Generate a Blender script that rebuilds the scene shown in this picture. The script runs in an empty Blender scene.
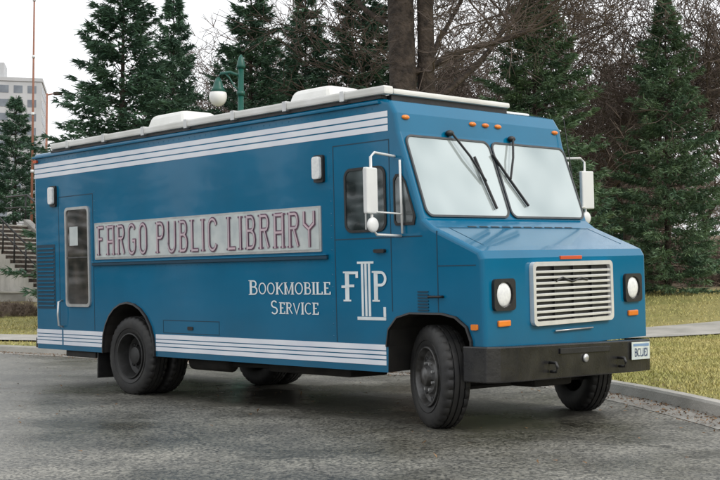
import bpy, bmesh, math, random
import numpy as np
from mathutils import Vector, Matrix
R=math.radians
random.seed(3)
scene=bpy.context.scene
col=scene.collection

# ---------------------------------------------------------------- materials
def new_mat(name):
    m=bpy.data.materials.new(name); m.use_nodes=True
    nt=m.node_tree; b=nt.nodes['Principled BSDF']
    return m,nt,b
def pmat(name,c1,c2=None,scale=4,rough=.5,metal=0,bump=0,bscale=40,coat=0,detail=4,rvar=0,spec=.5,dist=.02,island=False,p0=.35,p1=.65):
    m,nt,b=new_mat(name); N=nt.nodes; L=nt.links
    b.inputs['Roughness'].default_value=rough; b.inputs['Metallic'].default_value=metal
    b.inputs['Coat Weight'].default_value=coat; b.inputs['Coat Roughness'].default_value=.05
    b.inputs['Specular IOR Level'].default_value=spec
    if c2 is None: c2=tuple(x*.85 for x in c1)
    tc=N.new('ShaderNodeTexCoord')
    no=N.new('ShaderNodeTexNoise'); no.inputs['Scale'].default_value=scale; no.inputs['Detail'].default_value=detail
    L.new(tc.outputs['Object'],no.inputs['Vector'])
    cr=N.new('ShaderNodeValToRGB'); cr.color_ramp.elements[0].position=p0; cr.color_ramp.elements[1].position=p1
    cr.color_ramp.elements[0].color=(*c2,1); cr.color_ramp.elements[1].color=(*c1,1)
    L.new(no.outputs['Fac'],cr.inputs['Fac'])
    out=cr.outputs['Color']
    if island:
        g=N.new('ShaderNodeNewGeometry'); mr=N.new('ShaderNodeMapRange')
        mr.inputs['To Min'].default_value=.6; mr.inputs['To Max'].default_value=1.5
        L.new(g.outputs['Random Per Island'],mr.inputs['Value'])
        mx=N.new('ShaderNodeVectorMath'); mx.operation='SCALE'
        L.new(out,mx.inputs[0]); L.new(mr.outputs['Result'],mx.inputs['Scale']); out=mx.outputs['Vector']
    L.new(out,b.inputs['Base Color'])
    if bump:
        n2=N.new('ShaderNodeTexNoise'); n2.inputs['Scale'].default_value=bscale; n2.inputs['Detail'].default_value=3
        L.new(tc.outputs['Object'],n2.inputs['Vector'])
        bp=N.new('ShaderNodeBump'); bp.inputs['Strength'].default_value=bump; bp.inputs['Distance'].default_value=dist
        L.new(n2.outputs['Fac'],bp.inputs['Height']); L.new(bp.outputs['Normal'],b.inputs['Normal'])
    if rvar:
        mr=N.new('ShaderNodeMapRange'); mr.inputs['To Min'].default_value=rough-rvar; mr.inputs['To Max'].default_value=rough+rvar
        n3=N.new('ShaderNodeTexNoise'); n3.inputs['Scale'].default_value=scale*2.3; n3.inputs['Detail'].default_value=5
        L.new(tc.outputs['Object'],n3.inputs['Vector']); L.new(n3.outputs['Fac'],mr.inputs['Value']); L.new(mr.outputs['Result'],b.inputs['Roughness'])
    return m
def paint(name,c,grime=.5):
    m=pmat(name,c,tuple(x*.88 for x in c),scale=1.3,rough=.17,coat=.35,bump=.05,bscale=2.6,rvar=.04,spec=.25)
    nt=m.node_tree;N=nt.nodes;L=nt.links;b=N['Principled BSDF']
    L.new(b.inputs['Normal'].links[0].from_socket,b.inputs['Coat Normal'])
    src=b.inputs['Base Color'].links[0].from_socket
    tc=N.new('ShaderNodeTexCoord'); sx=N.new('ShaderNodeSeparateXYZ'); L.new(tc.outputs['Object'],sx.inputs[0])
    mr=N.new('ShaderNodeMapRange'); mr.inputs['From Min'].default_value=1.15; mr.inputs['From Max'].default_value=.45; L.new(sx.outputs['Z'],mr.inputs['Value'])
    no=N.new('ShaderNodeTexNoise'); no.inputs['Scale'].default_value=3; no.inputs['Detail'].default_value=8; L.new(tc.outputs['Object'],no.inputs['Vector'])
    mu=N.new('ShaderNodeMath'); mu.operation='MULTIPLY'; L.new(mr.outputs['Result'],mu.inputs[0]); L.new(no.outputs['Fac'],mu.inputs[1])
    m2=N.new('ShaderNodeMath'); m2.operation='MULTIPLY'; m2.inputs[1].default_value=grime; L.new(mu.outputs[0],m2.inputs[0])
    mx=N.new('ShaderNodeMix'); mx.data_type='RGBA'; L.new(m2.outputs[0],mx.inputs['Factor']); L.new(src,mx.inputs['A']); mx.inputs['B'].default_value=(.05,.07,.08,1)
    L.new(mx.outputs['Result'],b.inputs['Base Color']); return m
TEAL=paint('teal_paint',(.0003,.142,.275),.5)
TEALD=pmat('teal_seam',(.002,.045,.085),rough=.6)
WHITE=pmat('white_paint',(.78,.79,.78),(.7,.71,.71),scale=3,rough=.35)
STRIPE=pmat('stripe_vinyl',(.82,.84,.88),(.72,.75,.82),scale=2.5,rough=.3,coat=.3)
LETTER=pmat('letter_vinyl',(.80,.86,.87),rough=.4)
CREAM=pmat('sign_board',(.60,.64,.62),(.47,.52,.52),scale=6,rough=.4)
PURP=pmat('sign_purple',(.20,.10,.15),(.10,.05,.09),scale=3,rough=.5)
PINK=pmat('sign_pink',(.62,.46,.50),(.5,.42,.46),scale=4,rough=.5)
BLACK=pmat('black_trim',(.012,.012,.013),(.02,.02,.02),scale=10,rough=.45,bump=.1)
GASK=pmat('gasket_grey',(.06,.065,.07),(.04,.045,.05),scale=10,rough=.5)
BUMP=pmat('bumper_black',(.010,.010,.012),(.026,.025,.023),scale=5,rough=.30,rvar=.12,bump=.1)
UNDER=pmat('underbody_black',(.012,.011,.010),(.025,.022,.018),scale=6,rough=.8)
RUBBER=pmat('tyre_rubber',(.010,.010,.011),(.024,.023,.021),scale=7,rough=.55,bump=.3,bscale=60,dist=.005)
ALU=pmat('bright_metal',(.66,.67,.66),(.55,.55,.55),scale=8,rough=.28,metal=.7)
CHROME=pmat('grille_chrome',(.86,.86,.85),(.76,.76,.75),scale=8,rough=.18,metal=.35,coat=.5)
HUB=pmat('hub_grey',(.13,.13,.13),(.05,.047,.042),scale=12,rough=.4,metal=.5)
HUBD=pmat('hub_dark',(.03,.03,.03),(.015,.015,.014),scale=12,rough=.5)
AMBER=pmat('amber_lens',(.85,.25,.03),(.7,.18,.02),rough=.2)
RED=pmat('red_badge',(.6,.09,.02),rough=.35)
LAMPW=pmat('lamp_lens',(.88,.89,.87),(.75,.76,.76),scale=30,rough=.12)
PLATE=pmat('plate_face',(.72,.76,.66),(.55,.62,.62),scale=9,rough=.4)
ROOFW=pmat('roof_white',(.80,.80,.78),(.64,.64,.60),scale=2,rough=.5,detail=8)
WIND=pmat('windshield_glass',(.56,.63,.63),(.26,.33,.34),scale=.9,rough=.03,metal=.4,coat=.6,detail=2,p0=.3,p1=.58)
DARKG=pmat('side_glass',(.16,.19,.20),(.02,.028,.03),scale=3.2,rough=.03,metal=.25,coat=.8,detail=1,p0=.42,p1=.66)
DOORG=pmat('door_glass',(.085,.07,.06),(.015,.015,.015),scale=4,rough=.04,metal=.15,coat=.8,detail=2)
CONC=pmat('concrete',(.46,.44,.40),(.32,.31,.275),scale=1.6,rough=.75,bump=.4,bscale=35,rvar=.1)
CONCD=pmat('concrete_gutter',(.32,.31,.28),(.20,.19,.17),scale=1.8,rough=.45,bump=.3,bscale=35,rvar=.2)
BARK=pmat('bark',(.085,.064,.050),(.028,.021,.017),scale=5,rough=.9,bump=1,bscale=11,dist=.08,detail=8)
TWIG=pmat('twig_bark',(.15,.115,.095),(.08,.06,.048),scale=3,rough=.9)
BRUSH=pmat('brush_bark',(.27,.21,.165),(.15,.115,.09),scale=3,rough=.9)
SPR=pmat('spruce_needles',(.085,.165,.092),(.040,.095,.060),scale=1.2,rough=.7,island=True)
SPRB=pmat('spruce_needles_light',(.140,.215,.110),(.070,.135,.078),scale=1.2,rough=.7,island=True)
LEAF=pmat('dead_leaves',(.22,.13,.06),(.11,.06,.03),scale=3,rough=.8,island=True)
BLADE=pmat('grass_blades',(.50,.43,.18),(.34,.33,.11),scale=.5,rough=.8,island=True)
GREENP=pmat('lamp_green',(.012,.10,.075),rough=.4)
OPAL=pmat('opal_glass',(.88,.88,.85),(.82,.82,.8),rough=.25)
RUST=pmat('mast_red',(.36,.15,.09),(.28,.13,.09),rough=.6)

# asphalt
m,nt,b=new_mat('wet_asphalt'); N=nt.nodes; L=nt.links; ASPH=m
tc=N.new('ShaderNodeTexCoord')
def noise(scale,detail=5,rough=.55):
    n=N.new('ShaderNodeTexNoise'); n.inputs['Scale'].default_value=scale; n.inputs['Detail'].default_value=detail; n.inputs['Roughness'].default_value=rough
    L.new(tc.outputs['Object'],n.inputs['Vector']); return n.outputs['Fac']
def ramp(f,p0,c0,p1,c1):
    r=N.new('ShaderNodeValToRGB'); e=r.color_ramp.elements; e[0].position=p0; e[1].position=p1; e[0].color=(*c0,1); e[1].color=(*c1,1)
    L.new(f,r.inputs['Fac']); return r.outputs['Color']
big=noise(.26,7,.62)
wet=ramp(big,.40,(0,0,0),.57,(1,1,1))
sp=noise(38,3,.8)
vor=N.new('ShaderNodeTexVoronoi'); vor.inputs['Scale'].default_value=48; L.new(tc.outputs['Object'],vor.inputs['Vector'])
speck=ramp(vor.outputs['Color'],.2,(.060,.060,.055),.9,(.32,.31,.28))
patch=ramp(noise(1.1,6),.35,(.68,.68,.66),.65,(1.15,1.14,1.08))
mx=N.new('ShaderNodeMix'); mx.data_type='RGBA'; mx.blend_type='MULTIPLY'; mx.inputs['Factor'].default_value=1
L.new(speck,mx.inputs['A']); L.new(patch,mx.inputs['B'])
mw=N.new('ShaderNodeMix'); mw.data_type='RGBA'; mw.blend_type='MULTIPLY'; L.new(wet,mw.inputs['Factor'])
L.new(mx.outputs['Result'],mw.inputs['A']); mw.inputs['B'].default_value=(.48,.48,.44,1)
v2=N.new('ShaderNodeTexVoronoi'); v2.feature='DISTANCE_TO_EDGE'; v2.inputs['Scale'].default_value=.33
dm=N.new('ShaderNodeVectorMath'); dm.operation='ADD'; nn_=N.new('ShaderNodeTexNoise'); nn_.inputs['Scale'].default_value=1.3; nn_.inputs['Detail'].default_value=6
L.new(tc.outputs['Object'],nn_.inputs['Vector']); L.new(tc.outputs['Object'],dm.inputs[0]); L.new(nn_.outputs['Color'],dm.inputs[1]); L.new(dm.outputs['Vector'],v2.inputs['Vector'])
ck=ramp(v2.outputs['Distance'],.002,(.35,.35,.33),.007,(1,1,1))
mc=N.new('ShaderNodeMix'); mc.data_type='RGBA'; mc.blend_type='MULTIPLY'; mc.inputs['Factor'].default_value=.8
L.new(mw.outputs['Result'],mc.inputs['A']); L.new(ck,mc.inputs['B'])
L.new(mc.outputs['Result'],b.inputs['Base Color'])
mr=N.new('ShaderNodeMapRange'); mr.inputs['To Min'].default_value=.52; mr.inputs['To Max'].default_value=.20
L.new(wet,mr.inputs['Value']); L.new(mr.outputs['Result'],b.inputs['Roughness'])
bp=N.new('ShaderNodeBump'); bp.inputs['Strength'].default_value=.5; bp.inputs['Distance'].default_value=.006
L.new(sp,bp.inputs['Height']); L.new(bp.outputs['Normal'],b.inputs['Normal'])
# lawn
LAWN,nt,b=new_mat('lawn'); N=nt.nodes; L=nt.links
tc=N.new('ShaderNodeTexCoord'); b.inputs['Roughness'].default_value=.9
c=ramp(noise(.35,6,.65),.38,(.25,.25,.07),.62,(.42,.36,.14))
d=ramp(noise(14,5,.7),.3,(.6,.6,.55),.7,(1.15,1.15,1.1))
mx=N.new('ShaderNodeMix'); mx.data_type='RGBA'; mx.blend_type='MULTIPLY'; mx.inputs['Factor'].default_value=1
L.new(c,mx.inputs['A']); L.new(d,mx.inputs['B'])
sx=N.new('ShaderNodeSeparateXYZ'); L.new(tc.outputs['Object'],sx.inputs[0])
ad=N.new('ShaderNodeMath'); ad.operation='ADD'; L.new(sx.outputs['Y'],ad.inputs[0])
n8=N.new('ShaderNodeMath'); n8.operation='MULTIPLY'; n8.inputs[1].default_value=8; L.new(noise(.2,4),n8.inputs[0]); L.new(n8.outputs[0],ad.inputs[1])
fr=N.new('ShaderNodeMapRange'); fr.inputs['From Min'].default_value=40; fr.inputs['From Max'].default_value=48; L.new(ad.outputs[0],fr.inputs['Value'])
m2=N.new('ShaderNodeMix'); m2.data_type='RGBA'; L.new(fr.outputs['Result'],m2.inputs['Factor']); L.new(mx.outputs['Result'],m2.inputs['A'])
fl=ramp(noise(.8,6,.7),.35,(.12,.09,.06),.65,(.26,.20,.13)); L.new(fl,m2.inputs['B'])
L.new(m2.outputs['Result'],b.inputs['Base Color'])
bp=N.new('ShaderNodeBump'); bp.inputs['Strength'].default_value=.8; bp.inputs['Distance'].default_value=.05
L.new(noise(20,4,.7),bp.inputs['Height']); L.new(bp.outputs['Normal'],b.inputs['Normal'])

# ---------------------------------------------------------------- mesh helpers
def mesh_obj(name,verts,faces,mats,parent=None,smooth=False,mi=None):
    me=bpy.data.meshes.new(name)
    me.from_pydata([tuple(v) for v in verts],[],[tuple(f) for f in faces])
    if not isinstance(mats,(list,tuple)): mats=[mats]
    for m in mats: me.materials.append(m)
    if mi is not None: me.polygons.foreach_set('material_index',np.array(mi,dtype=np.int32))
    if smooth: me.polygons.foreach_set('use_smooth',[True]*len(me.polygons))
    me.update()
    o=bpy.data.objects.new(name,me); col.objects.link(o)
    if parent: o.parent=parent
    return o
def fix(o):
    bm=bmesh.new(); bm.from_mesh(o.data); bmesh.ops.recalc_face_normals(bm,faces=bm.faces); bm.to_mesh(o.data); bm.free(); return o
def bevel(o,w,seg=2,ang=30):
    bm=bmesh.new(); bm.from_mesh(o.data); bmesh.ops.recalc_face_normals(bm,faces=bm.faces)
    es=[e for e in bm.edges if len(e.link_faces)==2 and e.calc_face_angle()>R(ang)]
    bmesh.ops.bevel(bm,geom=es,offset=w,segments=seg,affect='EDGES',profile=.6,clamp_overlap=True)
    bm.to_mesh(o.data); bm.free()
    return o
def box(name,x0,x1,y0,y1,z0,z1,mat,parent=None,bv=.01,seg=2,taper=None):
    vs=[(x0,y0,z0),(x1,y0,z0),(x1,y1,z0),(x0,y1,z0),(x0,y0,z1),(x1,y0,z1),(x1,y1,z1),(x0,y1,z1)]
    if taper:
        a,b_=taper
        vs[4:]=[(x0+a,y0+b_,z1),(x1-a,y0+b_,z1),(x1-a,y1-b_,z1),(x0+a,y1-b_,z1)]
    fs=[(3,2,1,0),(4,5,6,7),(0,1,5,4),(1,2,6,5),(2,3,7,6),(3,0,4,7)]
    o=mesh_obj(name,vs,fs,mat,parent)
    if bv: bevel(o,bv,seg)
    return o
class Fr:
    def __init__(s,o,U,V):
        s.o=Vector(o); s.U=Vector(U).normalized(); s.V=Vector(V).normalized(); s.N=s.U.cross(s.V).normalized()
    def p(s,u,v,n=0): return s.o+s.U*u+s.V*v+s.N*n
def rr(u0,v0,u1,v1,r=.02,n=4):
    pts=[]
    for cx,cy,a in ((u1-r,v1-r,0),(u0+r,v1-r,90),(u0+r,v0+r,180),(u1-r,v0+r,270)):
        for i in range(n+1):
            t=R(a+90*i/n); pts.append((cx+r*math.cos(t),cy+r*math.sin(t)))
    return pts
def extr(name,out,f,d0,d1,mat,parent=None,bv=0):
    n=len(out)
    vs=[f.p(u,v,d0) for u,v in out]+[f.p(u,v,d1) for u,v in out]
    fs=[tuple(range(n,2*n)),tuple(reversed(range(n)))]+[(i,(i+1)%n,n+(i+1)%n,n+i) for i in range(n)]
    o=fix(mesh_obj(name,vs,fs,mat,parent))
    if bv: bevel(o,bv,2,50)
    return o
def ring(name,a,b_,f,d0,d1,mat,parent=None):
    n=len(a); vs=[]
    for out,d in ((a,d0),(a,d1),(b_,d1),(b_,d0)): vs+=[f.p(u,v,d) for u,v in out]
    fs=[]
    for k in range(4):
        k2=(k+1)%4
        for i in range(n):
            j=(i+1)%n; fs.append((k*n+i,k*n+j,k2*n+j,k2*n+i))
    return fix(mesh_obj(name,vs,fs,mat,parent))
def tube(name,pts,r,mat,parent=None,n=8):
    pts=[Vector(p) for p in pts]; vs=[]; fs=[]
    rs=r if isinstance(r,(list,tuple)) else [r]*len(pts)
    for i,p in enumerate(pts):
        d=(pts[min(i+1,len(pts)-1)]-pts[max(i-1,0)]).normalized()
        a=d.cross(Vector((0,0,1)) if abs(d.z)<.9 else Vector((1,0,0))).normalized(); b_=d.cross(a)
        for k in range(n):
            t=2*math.pi*k/n; vs.append(p+(a*math.cos(t)+b_*math.sin(t))*rs[i])
    for i in range(len(pts)-1):
        for k in range(n):
            fs.append((i*n+k,i*n+(k+1)%n,(i+1)*n+(k+1)%n,(i+1)*n+k))
    fs.append(tuple(range(n))[::-1]); fs.append(tuple(range((len(pts)-1)*n,len(pts)*n)))
    return fix(mesh_obj(name,vs,fs,mat,parent,smooth=n>6))
def lathe(name,prof,mat,parent,M,n=64,fn=None,smooth=True):
    vs=[];fs=[]
    for y,r in prof:
        for k in range(n):
            t=2*math.pi*k/n; rr_=r if fn is None else fn(y,r,k)
            vs.append(M@Vector((rr_*math.cos(t),y,rr_*math.sin(t))))
    for i in range(len(prof)-1):
        for k in range(n): fs.append((i*n+k,i*n+(k+1)%n,(i+1)*n+(k+1)%n,(i+1)*n+k))
    o=fix(mesh_obj(name,vs,fs,mat,parent,smooth=False))
    if smooth:
        o.data.polygons.foreach_set('use_smooth',[True]*len(o.data.polygons))
        bm=bmesh.new(); bm.from_mesh(o.data)
        for e in bm.edges:
            if len(e.link_faces)==2 and e.calc_face_angle()>R(35): e.smooth=False
        bm.to_mesh(o.data); bm.free()
    return o
def ellipsoid(name,c,r,mat,parent=None,rot=None):
    bm=bmesh.new(); bmesh.ops.create_uvsphere(bm,u_segments=20,v_segments=12,radius=1)
    me=bpy.data.meshes.new(name)
    for v in bm.verts: v.co=Vector((v.co.x*r[0],v.co.y*r[1],v.co.z*r[2]))+Vector(c)
    for f in bm.faces: f.smooth=True
    bm.to_mesh(me); bm.free(); me.materials.append(mat)
    o=bpy.data.objects.new(name,me); col.objects.link(o)
    if parent: o.parent=parent
    return o
def empty(name,loc=(0,0,0),rz=0,parent=None):
    e=bpy.data.objects.new(name,None); col.objects.link(e); e.location=loc; e.rotation_euler=(0,0,rz); e.parent=parent; return e

# stroke lettering
def arc(cx,cy,rx,ry,a0,a1,n=10): return [(cx+rx*math.cos(R(a0+(a1-a0)*i/n)),cy+ry*math.sin(R(a0+(a1-a0)*i/n))) for i in range(n+1)]
_b=[(.18,.95),(.42,.95)]+arc(.42,.745,.2,.205,90,-90)+[(.18,.54)]
GL={'B':(.78,[.18],[_b,[(.42,.53)]+arc(.45,.29,.23,.24,90,-90)+[(.18,.05)]]),
'O':(.9,[],[arc(.45,.5,.34,.45,0,360,24)]),'K':(.85,[.18],[[(.75,.95),(.25,.45)],[(.38,.58),(.78,.04)]]),
'M':(1.08,[.18,.88],[[(.18,.95),(.53,.1),(.88,.95)]]),'I':(.4,[.2],[]),'L':(.72,[.18],[[(.18,.05),(.63,.05),(.63,.24)]]),
'E':(.74,[.18],[[(.18,.95),(.62,.95),(.62,.78)],[(.18,.52),(.5,.52)],[(.18,.05),(.65,.05),(.65,.24)]]),
'F':(.70,[.18],[[(.18,.95),(.62,.95),(.62,.78)],[(.18,.52),(.5,.52)]]),
'S':(.7,[],[arc(.35,.73,.22,.22,30,260,12)+arc(.36,.27,.24,.23,80,-150,12)]),
'R':(.82,[.18],[_b,[(.4,.53),(.75,.03)]]),'P':(.74,[.18],[_b]),'V':(.85,[],[[(.08,.96),(.42,.04),(.76,.96)]]),
'C':(.85,[],[arc(.47,.5,.36,.45,50,310,20)]),' ':(.5,[],[])}
GS={'F':(.8,[.2],[[(.2,.95),(.68,.95)],[(.2,.55),(.55,.55)]]),'A':(.9,[.2,.7],[[(.2,.95),(.7,.95)],[(.2,.45),(.7,.45)]]),
'R':(.9,[.2],[[(.2,.95),(.55,.95)]+arc(.55,.75,.15,.2,90,-90,6)+[(.2,.55)],[(.45,.55),(.72,.03)]]),
'G':(.9,[],[arc(.45,.75,.27,.22,20,180,8)+arc(.45,.25,.27,.22,180,360,8)+[(.72,.45),(.5,.45)]]),
'O':(.9,[],[arc(.45,.73,.27,.24,0,180,8)+arc(.45,.27,.27,.24,180,360,8)+[(.72,.73)]]),
'P':(.85,[.2],[[(.2,.95),(.5,.95)]+arc(.5,.72,.2,.23,90,-90,6)+[(.2,.49)]]),
'U':(.9,[],[[(.18,1),(.18,.27)]+arc(.45,.27,.27,.24,180,360,8)+[(.72,1)]]),
'B':(.85,[.2],[[(.2,.95),(.48,.95)]+arc(.48,.75,.18,.2,90,-90,6)+[(.2,.55)],[(.48,.54)]+arc(.5,.29,.2,.24,90,-90,6)+[(.2,.05)]]),
'L':(.75,[.2],[[(.2,.05),(.68,.05)]]),'I':(.45,[.22],[]),'C':(.85,[],[arc(.45,.75,.27,.22,10,180,8)+arc(.45,.25,.27,.22,180,350,8)]),
'Y':(.9,[],[[(.15,1),(.15,.65),(.45,.5),(.75,.65),(.75,1)],[(.45,.5),(.45,0)]]),' ':(.45,[],[])}
def ribbon(vs,fs,pts,h,tr,d):
    n=len(pts); b0=len(vs)
    for i,(x,y) in enumerate(pts):
        x0,y0=pts[max(i-1,0)]; x1,y1=pts[min(i+1,n-1)]
        if 0<i<n-1:
            a=Vector((x-x0,y-y0)); a=a.normalized() if a.length else Vector((1,0)); c=Vector((x1-x,y1-y)); c=c.normalized() if c.length else a
            t=(a+c); t=t.normalized() if t.length>1e-6 else a; s=1/max(.45,abs(t.dot(c)))
        else: t=Vector((x1-x0,y1-y0)).normalized(); s=1
        nx,ny=-t.y*h*s,t.x*h*s
        vs.append(tr(x+nx,y+ny*.8,d)); vs.append(tr(x-nx,y-ny*.8,d))
    for i in range(n-1): fs.append((b0+2*i,b0+2*i+1,b0+2*i+3,b0+2*i+2))
def stroke_text(name,s,u0,v0,u1,v1,f,d,mat,parent,th=.055,st=.09,serif=.17,gap=.0,G=GL):
    tot=sum(G[c][0]+gap for c in s); vs=[];fs=[]; x=0; k=0
    W=u1-u0;H=v1-v0
    for c in s:
        w,stems,paths=G[c]
        def tr(px,py,dd,x=x): return f.p(u0+W*(x+px)/tot,v0+H*py,dd)
        for sx_ in stems:
            k+=1; ribbon(vs,fs,[(sx_,0),(sx_,1)],st,tr,d+.0002*(k%5))
            if serif:
                for yy in (.03,.97): k+=1; ribbon(vs,fs,[(sx_-serif,yy),(sx_+serif,yy)],.035,tr,d+.0012+.0002*(k%5))
        for p in paths:
            k+=1; ribbon(vs,fs,p,th,tr,d+.0002*(k%5)+.0024)
        x+=w+gap
    return mesh_obj(name,vs,fs,mat,parent)

# ---------------------------------------------------------------- TRUCK
TR=empty('bookmobile_truck',(-4.34,15.5,0),R(-45.5))
T=empty('coachwork',(0,0,0),0,TR); T.rotation_euler=(R(1.9),0,0)   # body leans a little on its springs
T.location=(0,.055,.0)
W=2.6
def arch(c,r,z0,zb,n=10,ry=None):
    return [(c+r*math.cos(R(t)),z0+(ry or r)*math.sin(R(t))) for t in np.linspace(0,180,n+1)]
prof=[(0,.48),(0,3.07),(6.48,3.06),(6.62,3.02),(6.695,2.90),(6.73,2.72),(7.01,1.90),(7.12,1.82),(7.57,1.63),(7.66,1.59),(7.70,1.52),(7.70,.70),(7.55,.70)]
fa=[(7.55,.80),(7.50,.92),(7.38,1.0),(7.22,1.03),(6.84,1.03),(6.68,.99),(6.57,.88),(6.54,.72),(6.53,.48)]
ra=[(2.74,.48),(2.74,.55)]+arch(2.2,.54,.55,.55,12)[1:-1]+[(1.66,.55),(1.66,.48)]
poly=prof+fa+ra
n=len(poly)
bm=bmesh.new()
A=[bm.verts.new((x,0,z)) for x,z in poly]; B=[bm.verts.new((x,W,z)) for x,z in poly]
bm.faces.new(A); bm.faces.new(B[::-1])
for i in range(n):
    j=(i+1)%n; f=bm.faces.new((A[i],B[i],B[j],A[j]))
    if 11<=i: f.material_index=1
es=[]
for e in bm.edges:
    a,b_=e.verts
    if a.co.y==b_.co.y:
        ia=(A if a.co.y==0 else B); i=ia.index(a); j=ia.index(b_)
        if max(i,j)<=11: es.append(e)
es+=[e for e in bm.edges if all(v.co.x==0 and v.co.z>3 for v in e.verts)]
bmesh.ops.recalc_face_normals(bm,faces=bm.faces)
bmesh.ops.bevel(bm,geom=es,offset=.042,segments=4,affect='EDGES',profile=.5)
me=bpy.data.meshes.new('body_shell'); bm.to_mesh(me); bm.free(); me.materials.append(TEAL); me.materials.append(UNDER)
o=bpy.data.objects.new('body_shell',me); col.objects.link(o); o.parent=T
SF=Fr((0,0,0),(1,0,0),(0,0,1))
FF=Fr((7.70,0,0),(0,1,0),(0,0,1))
WF=Fr((7.01,0,1.90),(0,1,0),(6.73-7.01,0,2.72-1.90))
HF=Fr((7.12,0,1.82),(0,1,0),(-.45,0,.19))
def sbox(name,u0,v0,u1,v1,mat,d=.012,r=.01,f=SF,d0=-.02,bv=0): return extr(name,rr(u0,v0,u1,v1,min(r,(u1-u0)/2.01,(v1-v0)/2.01),3),f,d0,d,mat,T,bv)
def lip(name,pts,w,mat):
    c=Vector((sum(p[0] for p in pts)/len(pts),.8)); vs=[];fs=[]
    for (x,z) in pts:
        d=(Vector((x,z))-Vector((c.x,.55))).normalized()
        vs+= [SF.p(x,z,.0),SF.p(x,z,.03),SF.p(x+d.x*w,z+d.y*w,.025),SF.p(x+d.x*w,z+d.y*w,-.01)]
    for i in range(len(pts)-1):
        for k in range(4): fs.append((4*i+k,4*i+(k+1)%4,4*i+4+(k+1)%4,4*i+4+k))
    return fix(mesh_obj(name,vs,fs,mat,T))
lip('rear_arch_lip',ra,.022,BLACK)
lip('front_arch_lip',[(7.55,.74)]+fa[:-1],.018,BLACK)
for i,(a,b_) in enumerate([(2.872,2.925),(2.805,2.858),(2.738,2.791)]): sbox('upper_stripe_%d'%i,.02,a,6.60,b_,STRIPE,.003,.002)
def low(a,b_,d,mat,nm):
    for x0,x1 in ((.02,.66),(.70,1.63),(2.77,6.51)): sbox(nm,x0,a,x1,b_,mat,d,.002)
for i,(a,b_) in enumerate([(.687,.738),(.645,.676),(.602,.634),(.545,.591)]): low(a,b_,.0035,STRIPE,'lower_stripe')
box('roof_gutter',.0,6.50,-.03,.01,3.0,3.03,TEAL,T,.008)
box('awning_rail',.50,6.60,-.035,.09,3.085,3.165,ROOFW,T,.02)
box('front_rail',6.50,6.60,.095,1.85,3.09,3.145,ROOFW,T,.02)
for x in np.arange(.9,6.5,.85): box('awning_bracket',x,x+.06,-.045,.10,3.07,3.172,ALU,T,.004)
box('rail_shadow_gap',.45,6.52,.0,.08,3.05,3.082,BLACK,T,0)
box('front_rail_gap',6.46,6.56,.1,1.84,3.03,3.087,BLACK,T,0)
box('roof_pan',.1,6.40,.15,2.45,3.05,3.10,ROOFW,T,.02)
box('roof_air_conditioner',4.0,4.9,.9,1.6,3.10,3.50,ROOFW,T,.10,4,taper=(.14,.08))
box('roof_air_conditioner_rear',1.15,2.2,.9,1.6,3.10,3.52,ROOFW,T,.10,4,taper=(.16,.08))
for x0 in (4.0,1.15):
    for i in range(6): box('ac_grille_slat',x0+.26+i*.075,x0+.29+i*.075,.905,.95,3.17,3.30,BLACK,T,0)
box('roof_vent',5.3,5.7,1.0,1.4,3.10,3.3,ROOFW,T,.03,2,taper=(.03,.03))
# sign
extr('sign_backing',rr(1.50,1.63,5.66,2.085,.01,2),SF,-.01,.012,ALU,T)
extr('sign_board',rr(1.53,1.655,5.63,2.06,.005,2),SF,-.01,.016,CREAM,T)
for dd_,mt_,th_,st_,se_ in ((.020,PURP,.085,.10,.18),(.0262,PINK,.04,.05,0)):
    stroke_text('sign_letters','FARGO PUBLIC LIBRARY',1.56,1.68,5.62,2.04,SF,dd_,mt_,T,th=th_,st=st_,serif=se_,gap=.05,G=GS)
box('side_rub_rail',1.45,5.75,-.03,.0,1.555,1.59,TEALD,T,.006)
box('side_rub_rail_lip',1.45,5.75,-.036,.0,1.592,1.604,TEAL,T,.003)
stroke_text('lettering_B','B',4.50,1.20,4.66,1.355,SF,.004,LETTER,T)
stroke_text('lettering_ookmobile','OOKMOBILE',4.66,1.205,5.78,1.33,SF,.004,LETTER,T)
stroke_text('lettering_S','S',4.85,1.0,4.98,1.145,SF,.004,LETTER,T)
stroke_text('lettering_ervice','ERVICE',4.99,1.005,5.60,1.125,SF,.004,LETTER,T)
for x in (6.215,6.262,6.309): sbox('monogram_bar',x-.014,1.0,x+.014,1.50,LETTER,.004,.002)
sbox('monogram_cap',6.15,1.50,6.37,1.522,LETTER,.0045,.002)
sbox('monogram_foot',6.14,.965,6.52,.995,LETTER,.0045,.002)
sbox('monogram_toe',6.49,.997,6.52,1.09,LETTER,.0045,.002)
stroke_text('monogram_P','P',6.345,1.14,6.56,1.43,SF,.004,LETTER,T)
stroke_text('monogram_F','F',5.95,1.14,6.17,1.43,SF,.004,LETTER,T)
sbox('monogram_F_arm',5.93,1.27,6.0,1.295,LETTER,.0075,.002)
def seam(u0,v0,u1,v1): sbox('panel_seam',u0,v0,u1,v1,TEALD,.002,.001)
for x in (5.84,6.60): seam(x,.80 if x<6 else 1.05,x+.010,2.66)
seam(5.851,2.65,6.60,2.660); seam(5.84,1.735,7.0,1.746); seam(5.84,.745,5.852,.80)
seam(.62,.75,.630,2.45); seam(1.445,.75,1.455,2.45); seam(.62,2.452,1.457,2.462)
seam(2.92,.755,3.98,.763); seam(2.92,.90,3.98,.908); seam(2.92,.767,2.928,.898); seam(3.97,.767,3.978,.898)
sbox('hatch_latch',3.4,.80,3.5,.84,BLACK,.01)
vs=[];fs=[]
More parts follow.
